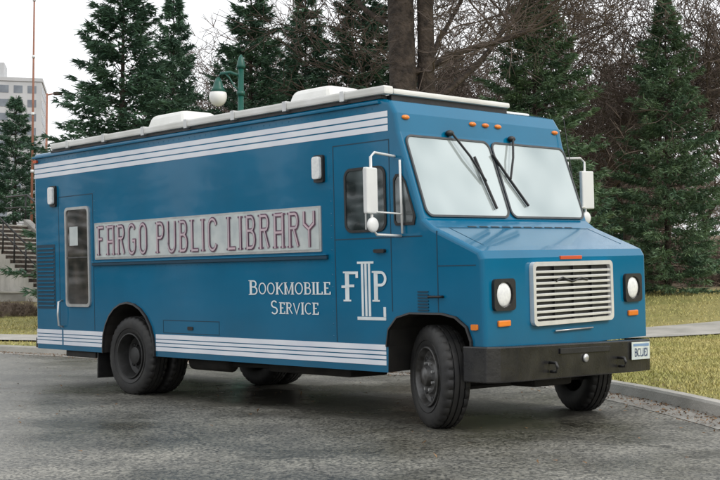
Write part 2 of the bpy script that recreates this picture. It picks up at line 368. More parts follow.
def rivet(u,v):
    b0=len(vs)
    for q in ((-.007,-.007,0),(.007,-.007,0),(.007,.007,0),(-.007,.007,0),(0,0,.005)): vs.append(SF.p(u+q[0],v+q[1],q[2]))
    for q in range(4): fs.append((b0+q,b0+(q+1)%4,b0+4))
for u in np.arange(.1,6.5,.1): rivet(u,2.965)
for u in np.arange(1.5,5.8,.1): rivet(u,1.53)
for v in np.arange(.8,2.7,.12): rivet(5.80,v); rivet(1.49,v)
mesh_obj('rivets',vs,fs,TEAL,T)
ring('rear_door_frame',rr(.80,1.04,1.38,2.31,.06,4),rr(.835,1.075,1.345,2.275,.05,4),SF,-.005,.022,ALU,T)
extr('rear_door_glass',rr(.835,1.075,1.345,2.275,.05,4),SF,-.005,.008,DOORG,T)
sbox('door_glass_bar',.835,1.66,1.345,1.675,HUB,.016,.003)
sbox('door_notice',.90,1.82,1.10,2.06,CREAM,.010,.003)
tube('rear_door_grab',[(.70,-.01,1.12),(.70,-.07,1.10),(.70,-.08,.95),(.70,-.07,.80),(.70,-.01,.78)],.014,ALU,T)
sbox('vent_panel',.05,1.01,.52,1.85,TEALD,.004)
for i in range(16): sbox('vent_louvre',.08,1.04+i*.05,.49,1.058+i*.05,TEAL,.010,.003)
for (u,v) in ((.52,2.48),(5.655,2.455)):
    sbox('side_lamp_base',u-.07,v-.14,u+.07,v+.13,BLACK,.03,.02)
    sbox('side_lamp_lens',u-.055,v-.11,u+.055,v+.115,LAMPW,.07,.03,d0=.03,bv=.01)
sbox('marker_red',.03,2.945,.12,2.98,RED,.03,.01)
ring('door_window_gasket',rr(6.0,1.80,6.56,2.42,.09,5),rr(6.025,1.825,6.535,2.395,.07,5),SF,-.005,.014,BLACK,T)
extr('door_window',rr(6.025,1.825,6.535,2.395,.07,5),SF,-.005,.006,DARKG,T)
sbox('door_window_slider',6.28,1.825,6.30,2.395,ALU,.012,.003)
q=[(6.69,1.86),(6.90,1.86),(6.915,1.93),(6.81,2.24),(6.76,2.31),(6.70,2.31),(6.67,2.27),(6.67,1.89)]
cx=sum(a for a,_ in q)/8; cz=sum(b for _,b in q)/8
ring('quarter_window_gasket',[(cx+(a-cx)*1.1,cz+(b-cz)*1.06) for a,b in q],[(cx+(a-cx)*.94,cz+(b-cz)*.95) for a,b in q],SF,-.005,.014,BLACK,T)
extr('quarter_window',[(cx+(a-cx)*.94,cz+(b-cz)*.95) for a,b in q],SF,-.005,.006,DARKG,T)
sbox('door_handle',6.40,1.60,6.54,1.635,BLACK,.035,.015)
for i in range(7): sbox('cowl_louvre',6.93,1.06+i*.028,7.06,1.073+i*.028,TEALD,.010,.004)
tube('cowl_step_handle',[(7.08,-.005,1.19),(7.10,-.05,1.19),(7.22,-.05,1.19),(7.24,-.005,1.19)],.012,BLACK,T)
sbox('side_marker',7.56,.90,7.63,.95,AMBER,.02,.01)
def hseam(u0,v0,u1,v1): extr('hood_seam',rr(u0,v0,u1,v1,.003,1),HF,-.005,.002,TEALD,T)
hseam(.20,-.46,.208,-.02); hseam(2.39,-.46,2.398,-.02); hseam(.214,-.035,2.388,-.026)
sbox('hood_side_seam',7.18,1.46,7.62,1.470,TEALD,.002,.002)
sbox('hood_side_seam_v',7.17,1.05,7.180,1.78,TEALD,.002,.002)
for i in range(10): extr('cowl_vent',rr(.5+i*.17,-.01,.62+i*.17,.010,.004,1),HF,-.01,.004,BLACK,T)
for a,b_ in ((.075,1.265),(1.325,2.53)):
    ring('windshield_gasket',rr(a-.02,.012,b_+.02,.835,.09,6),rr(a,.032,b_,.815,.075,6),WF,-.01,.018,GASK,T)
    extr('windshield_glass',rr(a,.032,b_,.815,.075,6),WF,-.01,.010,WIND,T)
for ax,az,ex,ez,bx,bz in ((.70,.88,1.02,.38,1.08,.10),(1.66,.88,1.42,.42,1.60,.14)):
    ellipsoid('wiper_pivot',WF.p(ax,az,.03),(.035,.05,.03),BLACK,T)
    tube('wiper_arm',[WF.p(ax,az,.05),WF.p((ax+ex)/2,(az+ez)/2,.065),WF.p(ex,ez,.045)],.012,BLACK,T,6)
    dx=bx-ex;dz=bz-ez
    tube('wiper_blade',[WF.p(ex-dx*.85,ez-dz*.95,.03),WF.p(ex,ez,.032),WF.p(ex+dx,ez+dz,.03)],.014,BLACK,T,6)
for y in (.13,1.10,1.30,1.50,2.47): ellipsoid('marker_light',(6.705,y,2.86),(.03,.05,.024),AMBER,T)
ring('grille_frame',rr(.65,.90,1.93,1.48,.05,4),rr(.69,.94,1.89,1.44,.03,4),FF,-.005,.045,CHROME,T)
extr('grille_back',rr(.69,.94,1.89,1.44,.03,4),FF,-.005,.004,BLACK,T)
for i in range(9): box('grille_bar_%d'%i,7.704,7.738,.692,1.888,.960+i*.052,.984+i*.052,CHROME,T,.004)
for i in range(3): box('grille_post_%d'%i,7.704,7.728,.99+i*.30,1.002+i*.30,.942,1.438,BLACK,T,0)
tube('grille_script',[(7.742,1.0,1.30),(7.742,1.1,1.33),(7.742,1.25,1.29),(7.742,1.4,1.32),(7.742,1.5,1.30)],.010,BLACK,T,6)
box('badge',7.672,7.715,1.12,1.46,1.498,1.532,RED,T,.006)
for yc in (.26,2.32):
    ring('headlight_bezel',rr(yc-.15,1.06,yc+.15,1.34,.04,4),rr(yc-.115,1.085,yc+.115,1.315,.11,4),FF,-.005,.03,BLACK,T)
    extr('headlight_cup',rr(yc-.12,1.08,yc+.12,1.32,.09,4),FF,-.005,.003,ALU,T)
    ellipsoid('headlight_lens',(7.705,yc,1.20),(.026,.108,.106),LAMPW,T)
    box('turn_signal',7.695,7.722,yc-.085,yc+.085,.92,.975,AMBER,T,.012)
tube('lower_trim',[(7.72,1.0,.84),(7.72,1.6,.84)],.008,ALU,T)
TB_=T; T=TR   # chassis parts
def plan(name,pts,z0,z1,mat,bv=.012):
    n=len(pts); vs=[(x,y,z0) for x,y in pts]+[(x,y,z1) for x,y in pts]
    fs=[tuple(range(n))[::-1],tuple(range(n,2*n))]+[(i,(i+1)%n,n+(i+1)%n,n+i) for i in range(n)]
    return bevel(fix(mesh_obj(name,vs,fs,mat,T)),bv)
plan('front_bumper',[(7.50,-.03),(7.76,-.03),(7.83,.08),(7.85,.3),(7.85,2.25),(7.83,2.45),(7.76,2.57),(7.50,2.57),(7.50,2.50),(7.70,2.50),(7.74,2.3),(7.74,.3),(7.70,.03),(7.50,.03)],.45,.76,BUMP)
plan('bumper_apron',[(7.50,.08),(7.75,.08),(7.75,2.5),(7.50,2.5)],.70,.742,BLACK,0)
box('valance',7.45,7.60,.08,2.5,.5,.69,UNDER,T,0)
box('bumper_step',7.852,7.865,.9,1.7,.67,.72,BLACK,T,.004)
for y in (.75,1.85): tube('tow_hook',[(7.85,y,.60),(7.92,y,.60),(7.94,y,.56),(7.92,y,.52),(7.86,y,.52)],.014,BLACK,T)
ellipsoid('bumper_fitting',(7.86,1.3,.62),(.02,.04,.04),ALU,T)
box('number_plate',7.865,7.875,2.06,2.38,.57,.74,PLATE,T,.004)
stroke_text('plate_digits','BCLIEI',2.10,.60,2.34,.68,Fr((7.876,0,0),(0,1,0),(0,0,1)),.0,pmat('plate_ink',(.05,.08,.16)),T,th=.08,st=.09,serif=0)
box('plate_band',7.876,7.877,2.08,2.36,.70,.725,pmat('plate_band_blue',(.2,.32,.5)),T,0)
T=TB_
def mirror(y0,sgn,z0,off):
    y1=y0+sgn*off
    tube('mirror_bracket',[(6.68,y0,z0+.54),(6.69,y1-sgn*.06,z0+.56),(6.70,y1,z0+.52),(6.70,y1,z0-.12),(6.70,y1-sgn*.06,z0-.19),(6.74,y0,z0-.20)],.013,WHITE,T)
    tube('mirror_brace',[(6.76,y0+sgn*.02,z0+.50),(6.78,y0+sgn*.03,z0-.18)],.011,WHITE,T)
    tube('mirror_strut',[(6.78,y0+sgn*.03,z0+.0),(6.71,y1,z0+.02)],.008,WHITE,T)
    c=box('mirror_head',-.025,.025,-.09,.09,0,.42,WHITE,T,.018,3); c.location=(6.71,y1+sgn*.02,z0); c.rotation_euler=(0,0,sgn*R(-12))
    g=box('mirror_glass',-.03,-.027,-.075,.075,.02,.40,ALU,T,.0); g.location=c.location; g.rotation_euler=c.rotation_euler
    ellipsoid('spot_mirror',(6.71,y1+sgn*.0,z0-.10),(.03,.07,.07),WHITE,T)
mirror(0,-1,1.95,.34); mirror(W,1,2.05,.42)
tube('antenna',[(6.92,2.55,1.98),(6.74,2.6,3.0)],.005,BLACK,T,5)
T=TR
tp=[(-.10,.265),(-.118,.30),(-.127,.37),(-.120,.43),(-.105,.458),(-.09,.468),(-.06,.47),(-.058,.455),(-.047,.455),(-.045,.47),(-.0075,.47),(-.006,.455),(.006,.455),(.0075,.47),(.045,.47),(.047,.455),(.058,.455),(.06,.47),(.09,.468),(.105,.458),(.120,.43),(.127,.37),(.118,.30),(.10,.265)]
def tread(y,r,k):
    if abs(y)>.055 and r>.44 and (k%4)==0: return r-.014
    return r
def wheel(name,x,y,rz,front=True,flip=False):
    e=bpy.data.objects.new(name,None); col.objects.link(e); e.parent=T; e.location=(x,y,.465); e.rotation_euler=(0,0,rz+(math.pi if flip else 0))
    I=Matrix.Identity(4)
    lathe(name+'_tyre',tp,RUBBER,e,I,128,tread)
    lathe(name+'_bead',[(-.118,.335),(-.130,.33),(-.118,.325)],RUBBER,e,I,48)
    if front: rp=[(-.10,.27),(-.128,.272),(-.130,.258),(-.11,.248),(-.075,.238),(-.062,.20),(-.075,.165),(-.10,.15),(-.105,.095),(-.15,.085),(-.165,.06),(-.168,0)]
    else: rp=[(-.10,.27),(-.125,.272),(-.127,.258),(-.10,.248),(.02,.235),(.05,.19),(.03,.14),(.03,.11),(-.05,.10),(-.06,.06),(-.06,0)]
    mt=HUB if front else HUBD
    lathe(name+'_rim',rp,mt,e,I,48)
    yb=-.076 if front else .03; rh=.205 if front else .195
    for i in range(8 if front else 5):
        a=2*math.pi*i/(8 if front else 5)
        ellipsoid(name+'_hand_hole',(rh*math.cos(a),yb+.008,rh*math.sin(a)),(.028,.008,.028),BLACK,e)
    for i in range(8):
        a=2*math.pi*(i+.5)/8; tube(name+'_lug',[(.125*math.cos(a),(-.10 if front else .04),.125*math.sin(a)),(.125*math.cos(a),(-.125 if front else .0),.125*math.sin(a))],.014,ALU if front else HUBD,e,6)
    return e
wheel('front_wheel_near',7.03,.19,R(-26)); wheel('front_wheel_far',7.03,W-.19,R(-26),flip=True)
wheel('rear_wheel_near',2.2,.17,0,False); wheel('rear_wheel_near_inner',2.2,.47,0,False)
wheel('rear_wheel_far',2.2,W-.17,0,False,True); wheel('rear_wheel_far_inner',2.2,W-.47,0,False,True)
tube('rear_axle',[(2.2,.2,.47),(2.2,2.4,.47)],.07,UNDER,T); ellipsoid('differential',(2.2,1.3,.47),(.2,.2,.19),UNDER,T)
box('front_axle_beam',6.96,7.08,.35,2.25,.36,.46,UNDER,T,.02)
for y in (.8,1.8): box('frame_rail',.2,7.55,y-.05,y+.05,.50,.69,UNDER,T,.0)
for y in (.8,1.8):
    tube('front_leaf_spring',[(6.4,y,.52),(6.75,y,.42),(7.05,y,.39),(7.35,y,.42),(7.6,y,.52)],.035,UNDER,T,6)
    tube('rear_leaf_spring',[(1.5,y,.52),(1.9,y,.42),(2.2,y,.40),(2.5,y,.42),(2.9,y,.52)],.035,UNDER,T,6)
tube('tie_rod',[(7.2,.4,.36),(7.2,2.2,.36)],.02,UNDER,T)
box('engine_sump',6.9,7.5,1.0,1.6,.34,.6,UNDER,T,.04)
box('fuel_tank',4.3,5.6,.45,1.0,.36,.50,UNDER,T,.03); tube('muffler',[(3.1,.35,.42),(3.8,.35,.42)],.09,UNDER,T,12)
tube('exhaust_pipe',[(3.8,.35,.42),(5.5,.9,.42)],.03,UNDER,T)
box('rear_bumper',-.14,-.002,.1,2.5,.48,.62,BUMP,T,.015)
box('mud_flap',1.45,1.47,.07,.62,.16,.5,BLACK,T,.0)
box('rear_skirt_step',.7,1.4,.07,.4,.40,.479,UNDER,T,.01)

# ---------------------------------------------------------------- terrain
ctrl=[(-220,62),(-60,36),(-25,29.6),(-12,26),(-6.9,23.4),(-3,20.4),(0,18.1),(1.6,16.9),(2.55,15.6),(3.16,13.8),(3.55,11.4),(3.85,8),(4.1,3),(4.5,-8),(6,-80)]
def catmull(P,step=.5):
    P=[np.array(p,float) for p in P]; P=[2*P[0]-P[1]]+P+[2*P[-1]-P[-2]]; out=[]
    for i in range(1,len(P)-2):
        seg=np.linalg.norm(P[i+1]-P[i]); k=max(2,min(24,int(seg/step)))
        t0=0;t1=np.linalg.norm(P[i]-P[i-1])**.5;t2=t1+seg**.5;t3=t2+np.linalg.norm(P[i+2]-P[i+1])**.5
        for j in range(k):
            t=t1+(t2-t1)*j/k
            A1=(t1-t)/(t1-t0)*P[i-1]+(t-t0)/(t1-t0)*P[i]; A2=(t2-t)/(t2-t1)*P[i]+(t-t1)/(t2-t1)*P[i+1]; A3=(t3-t)/(t3-t2)*P[i+1]+(t-t2)/(t3-t2)*P[i+2]
            B1=(t2-t)/(t2-t0)*A1+(t-t0)/(t2-t0)*A2; B2=(t3-t)/(t3-t1)*A2+(t-t1)/(t3-t1)*A3
            out.append((t2-t)/(t2-t1)*B1+(t-t1)/(t2-t1)*B2)
    out.append(P[-2]); return np.array(out)
K=catmull(ctrl)
tan=np.gradient(K,axis=0); tan/=np.linalg.norm(tan,axis=1)[:,None]
NRM=np.stack([-tan[:,1],tan[:,0]],1)
def sm(a,b_,t): x=np.clip((t-a)/(b_-a),0,1); return x*x*(3-2*x)
def ht(t): return .13+.018*np.minimum(t,60)+.75*sm(7,18,t)+4.0*sm(26,85,t)
def off_t(x,y):
    p=np.array([x,y]); a=K[:-1]; d=K[1:]-a; s=np.clip(((p-a)*d).sum(1)/(d*d).sum(1),0,1); q=a+d*s[:,None]
    dd=np.linalg.norm(q-p,axis=1); i=dd.argmin(); sg=1 if ((p-q[i])@NRM[i])>0 else -1
    return dd[i]*sg
def gz(x,y): return float(ht(max(off_t(x,y),0)))
ts=[.15,.5,1,1.5,2,3,4,5,6,7,8,9,10,11,12,13,14,15,16,17,18,20,23,26,30,35,40,46,52,60,70,85,110,150,220,350]
vs=[];fs=[]
for i in range(len(K)):
    for t in ts:
        p=K[i]+NRM[i]*t; vs.append((p[0],p[1],ht(t)+(0 if t>.2 else -.002)))
m_=len(ts)
for i in range(len(K)-1):
    for j in range(m_-1): fs.append((i*m_+j,i*m_+j+1,(i+1)*m_+j+1,(i+1)*m_+j))
lawn=fix(mesh_obj('lawn',vs,fs,LAWN,smooth=True))
if lawn.data.polygons[len(fs)//2].normal.z<0: lawn.data.flip_normals()
def strip(name,offs,mat):
    vs=[];fs=[];m_=len(offs)
    for i in range(len(K)):
        for t,z in offs:
            p=K[i]+NRM[i]*t; vs.append((p[0],p[1],z))
    for i in range(len(K)-1):
        for j in range(m_-1): fs.append((i*m_+j,i*m_+j+1,(i+1)*m_+j+1,(i+1)*m_+j))
    return fix(mesh_obj(name,vs,fs,mat))
strip('kerb',[(-.02,0.0),(.0,.11),(.02,.135),(.15,.137),(.16,.05)],CONC)
strip('gutter',[(-.45,.004),(-.02,.006)],CONCD)
road=[(p[0],p[1],0) for p in K]+[(-220,-80,0)]
mesh_obj('road',road,[tuple(range(len(road)))],ASPH)
rp=bpy.data.objects['road']
if rp.data.polygons[0].normal.z<0: rp.data.flip_normals()
mesh_obj('ground',[(-900,-900,-.05),(900,-900,-.05),(900,1200,-.05),(-900,1200,-.05)],[(0,1,2,3)],pmat('ground_earth',(.16,.14,.07),(.10,.10,.05),scale=.05,rough=.9))
PC=catmull([(-220,64.8),(-60,38.6),(-25,32),(-12,28),(-6,25.6),(0,24),(7,24.6),(14,26.2),(40,34),(120,60)],.6)
pt=np.gradient(PC,axis=0); pt/=np.linalg.norm(pt,axis=1)[:,None]; pn=np.stack([-pt[:,1],pt[:,0]],1)
vs=[];fs=[];ow=[-1.0,-.5,0,.5,1.0]
for i in range(len(PC)):
    for w_ in ow:
        p=PC[i]+pn[i]*w_; vs.append((p[0],p[1],gz(*p)+.035))
for i in range(len(PC)-1):
    for j in range(4): fs.append((i*5+j,(i+1)*5+j,(i+1)*5+j+1,i*5+j+1))
mesh_obj('sidewalk',vs,fs,CONC)
def tri_mesh(V,mats,idx=None,name='m'):
    n=len(V)//3; me=bpy.data.meshes.new(name)
    me.vertices.add(len(V)); me.vertices.foreach_set('co',V.astype(np.float32).ravel())
    me.loops.add(3*n); me.loops.foreach_set('vertex_index',np.arange(3*n,dtype=np.int32))
    me.polygons.add(n); me.polygons.foreach_set('loop_start',np.arange(0,3*n,3,dtype=np.int32)); me.polygons.foreach_set('loop_total',np.full(n,3,dtype=np.int32))
    for m in mats: me.materials.append(m)
    if idx is not None: me.polygons.foreach_set('material_index',idx.astype(np.int32))
    me.update(calc_edges=True); return me
rng=np.random.default_rng(5)
def norm(a): return a/np.maximum(np.linalg.norm(a,axis=1,keepdims=True),1e-9)
def grass(n,x0,x1,y0,y1,hs):
    xs=rng.uniform(x0,x1,n); ys=rng.uniform(y0,y1,n)
    pts=np.stack([xs,ys],1)
    a=K[:-1]; d=K[1:]-a; near=(np.abs(a[:,0])<40)&(np.abs(a[:,1])<60); a=a[near]; d=d[near]; nn=NRM[:-1][near]
    best=np.full(n,1e9); sg=np.zeros(n)
    for k in range(len(a)):
        s=np.clip(((pts-a[k])@d[k])/(d[k]@d[k]),0,1); q=a[k]+d[k]*s[:,None]; dd=np.linalg.norm(pts-q,axis=1)
        c=dd<best; best[c]=dd[c]; sg[c]=((pts-q)@nn[k])[c]
    pd=np.full(n,1e9)
    for k in range(len(PC)):
        if abs(PC[k][0])<40: pd=np.minimum(pd,np.linalg.norm(pts-PC[k],axis=1))
    ok=(sg>0)&(best>.17)&(pd>1.05)
    pts=pts[ok]; t=best[ok]; z=ht(t)
    m=len(pts); base=np.c_[pts,z-.005]; az=rng.uniform(0,6.28,m); h=rng.uniform(*hs,m)
    side=np.c_[np.cos(az),np.sin(az),np.zeros(m)]*.006*(1+pts[:,1:2]/25)
    tip=base+np.c_[rng.normal(0,.6,m)*h,rng.normal(0,.6,m)*h,h]
    return np.stack([base-side,base+side,tip],1).reshape(-1,3)
V=np.concatenate([grass(90000,2.3,9.5,9,24,(.02,.06)),grass(50000,-12,12,15,36,(.03,.07))])
o=bpy.data.objects.new('grass',tri_mesh(V,[BLADE],name='grass')); col.objects.link(o)
def leaves(n,fn,size):
    pts=np.array([fn() for _ in range(n)]); c=pts; a=rng.normal(0,1,(n,3)); a[:,2]*=.25; b2=rng.normal(0,1,(n,3)); b2[:,2]*=.25
    a=norm(a)*size*rng.uniform(.6,1.3,(n,1)); b2=norm(b2)*size
    return np.stack([c-a,c+a,c+b2],1).reshape(-1,3)
gi=[i for i in range(len(K)) if -8<K[i][0]<5 and 5<K[i][1]<24]
def gut():
    i=gi[rng.integers(0,len(gi))]
    u=rng.random()
    t=-abs(rng.normal(0,.28)) if u<.72 else (rng.uniform(.2,1.5) if u<.95 else -rng.uniform(.3,7))
    p=K[i]+NRM[i]*t+rng.normal(0,.2)*tan[i]
    return (p[0],p[1],.015 if t<0 else ht(t)+.02)
o=bpy.data.objects.new('leaf_litter',tri_mesh(leaves(5500,gut,.022),[LEAF],name='leaf_litter')); col.objects.link(o)

# ---------------------------------------------------------------- spruces
def spruce_mesh(name,H,Rm,seed,nb=470,mat=SPR,dens=1.0):
    g=np.random.default_rng(seed)
    u=np.linspace(0,1,nb); z=H*(.04+.94*u**1.08)
    tier=.40; z=np.where(z<H*.93,np.round(z/tier)*tier+g.normal(0,.10,nb),z)
    az=np.arange(nb)*2.39996+g.normal(0,.35,nb)
    f=np.clip(1-z/H,0,1)
    Lb=(Rm*f**.88*(.66+.34*sm(.0,.3,z/H))*g.uniform(.55,1.15,nb)*(1+.12*np.sin(az*2+z*1.7))+.07)
    tw=[]; td=[]; tl=[]
    for i in range(nb):
        k=int((7+Lb[i]*24)*dens); t=g.uniform(.22,1,k)**.65
        d=np.array([math.cos(az[i]),math.sin(az[i]),0]); s=np.array([-d[1],d[0],0])
        up=-.30+.75*(z[i]/H)
        sg=np.where(g.random(k)<.5,-1,1)
        spread=Lb[i]*.28*(1.05-t*.85)*g.random(k)
        p=np.array([0,0,z[i]])+d*(t*Lb[i])[:,None]+s*(sg*spread)[:,None]
        p[:,2]+=Lb[i]*(up*t+.20*t*t)+g.normal(0,.03,k)
        dd=d*g.uniform(.4,1,k)[:,None]+s*(sg*g.uniform(.2,.9,k))[:,None]; dd[:,2]+=g.uniform(-.4,.3,k)
        tw.append(p); td.append(norm(dd)); tl.append(g.uniform(.10,.24,k))
    tw=np.concatenate(tw); td=np.concatenate(td); tl=np.concatenate(tl)
    nr=5; P=np.repeat(tw,nr,0); D=np.repeat(td,nr,0)+g.normal(0,.36,(len(tw)*nr,3)); D=norm(D); Lx=np.repeat(tl,nr)*g.uniform(.6,1.1,len(P))
    P=P+D*(Lx*g.uniform(-.3,.4,len(P)))[:,None]
    S=norm(np.cross(D,g.normal(0,1,D.shape)))*g.uniform(.012,.025,len(P))[:,None]
    V=np.stack([P-S,P+S,P+D*Lx[:,None]],1).reshape(-1,3)
    idx=np.zeros(len(P),int)
    st=[]
    def stick(a,b_,r0,r1,k=5):
        a=np.array(a,float);b_=np.array(b_,float);d=b_-a;d/=np.linalg.norm(d); x=np.cross(d,[0.3,.2,1.]);x/=np.linalg.norm(x);y=np.cross(d,x)
        for q in range(k):
            t0=6.283*q/k;t1=6.283*(q+1)/k; c0=x*math.cos(t0)+y*math.sin(t0);c1=x*math.cos(t1)+y*math.sin(t1)
            st.extend([a+c0*r0,a+c1*r0,b_+c1*r1, a+c0*r0,b_+c1*r1,b_+c0*r1])
    stick((0,0,-.2),(0,0,H*.5),.13,.07,8); stick((0,0,H*.5),(0,0,H),.07,.01,6)
    for i in range(0,nb,2):
        d=np.array([math.cos(az[i]),math.sin(az[i]),0]); up=-.30+.75*(z[i]/H)
        p0=np.array([0,0,z[i]]); p1=p0+d*Lb[i]*.8; p1[2]+=Lb[i]*(up*.8+.128)
        stick(p0,p1,.016,.005,3)
    st=np.array(st)
    V=np.concatenate([V,st]); idx=np.concatenate([idx,np.ones(len(st)//3,int)])
    return tri_mesh(V,[mat,BARK],idx,name)
SM=[spruce_mesh('spruce_a',10,2.8,1),spruce_mesh('spruce_b',10,2.5,2),spruce_mesh('spruce_c',10,2.7,3,mat=SPRB)]
def spruce(k,px,D,top,wid=1.0):
    x=(px-360)/1160*D; z=gz(x,D); H=1.24+(291-top)/1160*D-z
    o=bpy.data.objects.new('spruce_tree',SM[k]); col.objects.link(o); o.location=(x,D,z-.1)
    s=H/10; o.scale=(s*wid,s*wid,s); o.rotation_euler=(0,0,rng.uniform(0,6))
for a in [(0,121,31,-50,1.18),(1,172,37,-12,.9),(1,250,34,-34,1.12),(0,305,37,-26,.9),(0,364,35,-50,1.2),(2,536,31,-45,1.12),(2,668,33,-16,.95),(1,14,54,92,1.15),(1,452,50,45,1.0),(1,610,56,60,1.0)]: spruce(*a)
# unseen spruce rows left and right, added to darken reflections in paint and glass
row=empty('added_reflection_spruces')
for i in range(9):
    for (x,y) in ((-46+rng.uniform(-3,3),-8+i*5.2),(44+rng.uniform(-3,3),-14+i*5.0)):
        o=bpy.data.objects.new('reflection_tree',SM[i%3]); col.objects.link(o); o.parent=row; s=rng.uniform(.7,1.15)
        o.location=(x,y,(0 if x<0 else gz(x,y))-.1); o.scale=(s*1.3,s*1.3,s); o.rotation_euler=(0,0,rng.uniform(0,6))

# ---------------------------------------------------------------- bare trees
def bare_mesh(name,H,r0,seed,depth=6,mat=(BARK,TWIG),first=.35,spread=.65,rmin=.008,lean=(0,0),keep=.5,limbs=()):
    g=random.Random(seed); V=[];Fi=[];MI=[]
    def seg(a,b_,ra,rb):
        k=12 if ra>.15 else (6 if ra>.06 else (4 if ra>.02 else 3))
        d=(b_-a)
        if d.length<1e-5: return
        d.normalize(); x=d.cross(Vector((1,0,.01))).normalized() if abs(d.x)<.9 else d.orthogonal().normalized(); y=d.cross(x); b0=len(V)
        for c,r in ((a,ra),(b_,rb)):
            for q in range(k):
                t=6.28318*q/k; V.append(c+(x*math.cos(t)+y*math.sin(t))*r)
        for q in range(k): Fi.append((b0+q,b0+(q+1)%k,b0+k+(q+1)%k,b0+k+q)); MI.append(0 if ra>.05 else 1)
    stack=[(Vector((0,0,-.3)),Vector((lean[0],lean[1],1)).normalized(),H*first,r0,0)]
    while stack:
        p,d,L_,r,dep=stack.pop(); n=9 if dep==0 else (6 if dep<3 else 3); r1=r*(.8 if dep==0 else .68)
        for i in range(n):
            dd=(d+Vector((g.gauss(0,1),g.gauss(0,1),g.gauss(0,.6)+ (.25 if dep>0 else 0)))*(.014 if dep==0 else .17)).normalized()
            q=p+dd*(L_/n); ra=r+(r1-r)*i/n; rb=r+(r1-r)*(i+1)/n; seg(p,q+dd*rb*.06,ra,rb); p=q; d=dd
            if dep==0:
                for (li,ld,ll,lr) in limbs:
                    if li==i: stack.append((p,Vector(ld).normalized(),ll,lr,1))
            if dep>0 and dep<depth and g.random()<keep:
                s=Vector((g.gauss(0,1),g.gauss(0,1),g.gauss(.1,.5))).normalized()
                stack.append((p,(d*.5+s*.8).normalized(),L_*.6,max(rb*.45,rmin),dep+1 if dep<depth-1 else depth))
        if dep<depth:
            for c in range(g.choice((2,3,3)) if dep<3 else 2):
                s=Vector((g.gauss(0,1),g.gauss(0,1),g.gauss(0,.35))).normalized()
                stack.append((p,(d+s*spread).normalized(),L_*g.uniform(.62,.85) if dep else H*.24,max(r1*g.uniform(.5,.8),rmin),dep+1))
    me=bpy.data.meshes.new(name); me.from_pydata(V,[],Fi); me.materials.append(mat[0]); me.materials.append(mat[1])
    me.polygons.foreach_set('material_index',np.array(MI,dtype=np.int32)); me.polygons.foreach_set('use_smooth',[True]*len(me.polygons)); me.update(); return me
big=bare_mesh('elm',18,.37,11,6,first=.52,spread=.8,limbs=((5,(1,.2,.75),3.2,.085),(6,(-.9,.3,.8),2.8,.07)))
e=bpy.data.objects.new('bare_elm_tree',big); col.objects.link(e)
x=(409-360)/1160*27; e.location=(x,27,gz(x,27))
o=bpy.data.objects.new('bare_elm_tree',bare_mesh('elm2',17,.24,15,6,first=.50,spread=.7,lean=(.02,0),limbs=((5,(1,-.1,.55),3.2,.08),(6,(.8,.4,.9),3.0,.07)))); col.objects.link(o)
x=(426-360)/1160*27.3; o.location=(x,27.3,gz(x,27.3))
BM=[bare_mesh('bare_%d'%i,12,.20,20+i,6,first=.22,spread=.85,rmin=.011) for i in range(3)]
for k,px,D,s in [(0,205,44,1.1),(1,470,36,1.15),(2,590,40,1.05),(1,705,46,1.1),(2,330,50,1.2),(0,505,54,1.2),(2,755,36,1.1),(0,628,44,1.15),(1,560,48,1.15),(0,440,46,1.2),(2,270,54,1.2)]:
    x=(px-360)/1160*D; o=bpy.data.objects.new('bare_tree',BM[k]); col.objects.link(o); o.location=(x,D,gz(x,D)); o.scale=(s,s,s); o.rotation_euler=(0,0,rng.uniform(0,6))
WM=[bare_mesh('wood_%d'%i,11,.15,40+i,5,mat=(BRUSH,BRUSH),first=.12,spread=.9,rmin=.02) for i in range(3)]
woods=empty('woodland')
for i in range(52):
    D=rng.uniform(58,105); px=rng.uniform(110,800) if i%3==0 else rng.uniform(430,800); x=(px-360)/1160*D
    o=bpy.data.objects.new('wood_part',WM[i%3]); col.objects.link(o); o.parent=woods
    s=rng.uniform(.55,1.0)*(1 if px>430 else .6); o.location=(x,D,gz(x,D)-.3); o.scale=(s,s,s); o.rotation_euler=(0,0,rng.uniform(0,6))
SH=[bare_mesh('shrub_%d'%i,2.6,.03,60+i,5,mat=(BRUSH,BRUSH),first=.08,spread=1.2,rmin=.010) for i in range(2)]
th=empty('brush_thicket')
for i in range(80):
    D=rng.uniform(42,58); px=rng.uniform(380,800); x=(px-360)/1160*D
    o=bpy.data.objects.new('shrub_part',SH[i%2]); col.objects.link(o); o.parent=th
    s=rng.uniform(.8,1.7); o.location=(x,D,gz(x,D)-.1); o.scale=(s,s,s); o.rotation_euler=(0,0,rng.uniform(0,6))
hd=empty('shrub_hedge')
for i in range(14):
    D=rng.uniform(36,38); px=rng.uniform(-5,38); x=(px-360)/1160*D
    o=bpy.data.objects.new('hedge_part',SH[i%2]); col.objects.link(o); o.parent=hd
    s=rng.uniform(.28,.42); o.location=(x,D,gz(x,D)-.1); o.scale=(s,s,s); o.rotation_euler=(0,0,rng.uniform(0,6))

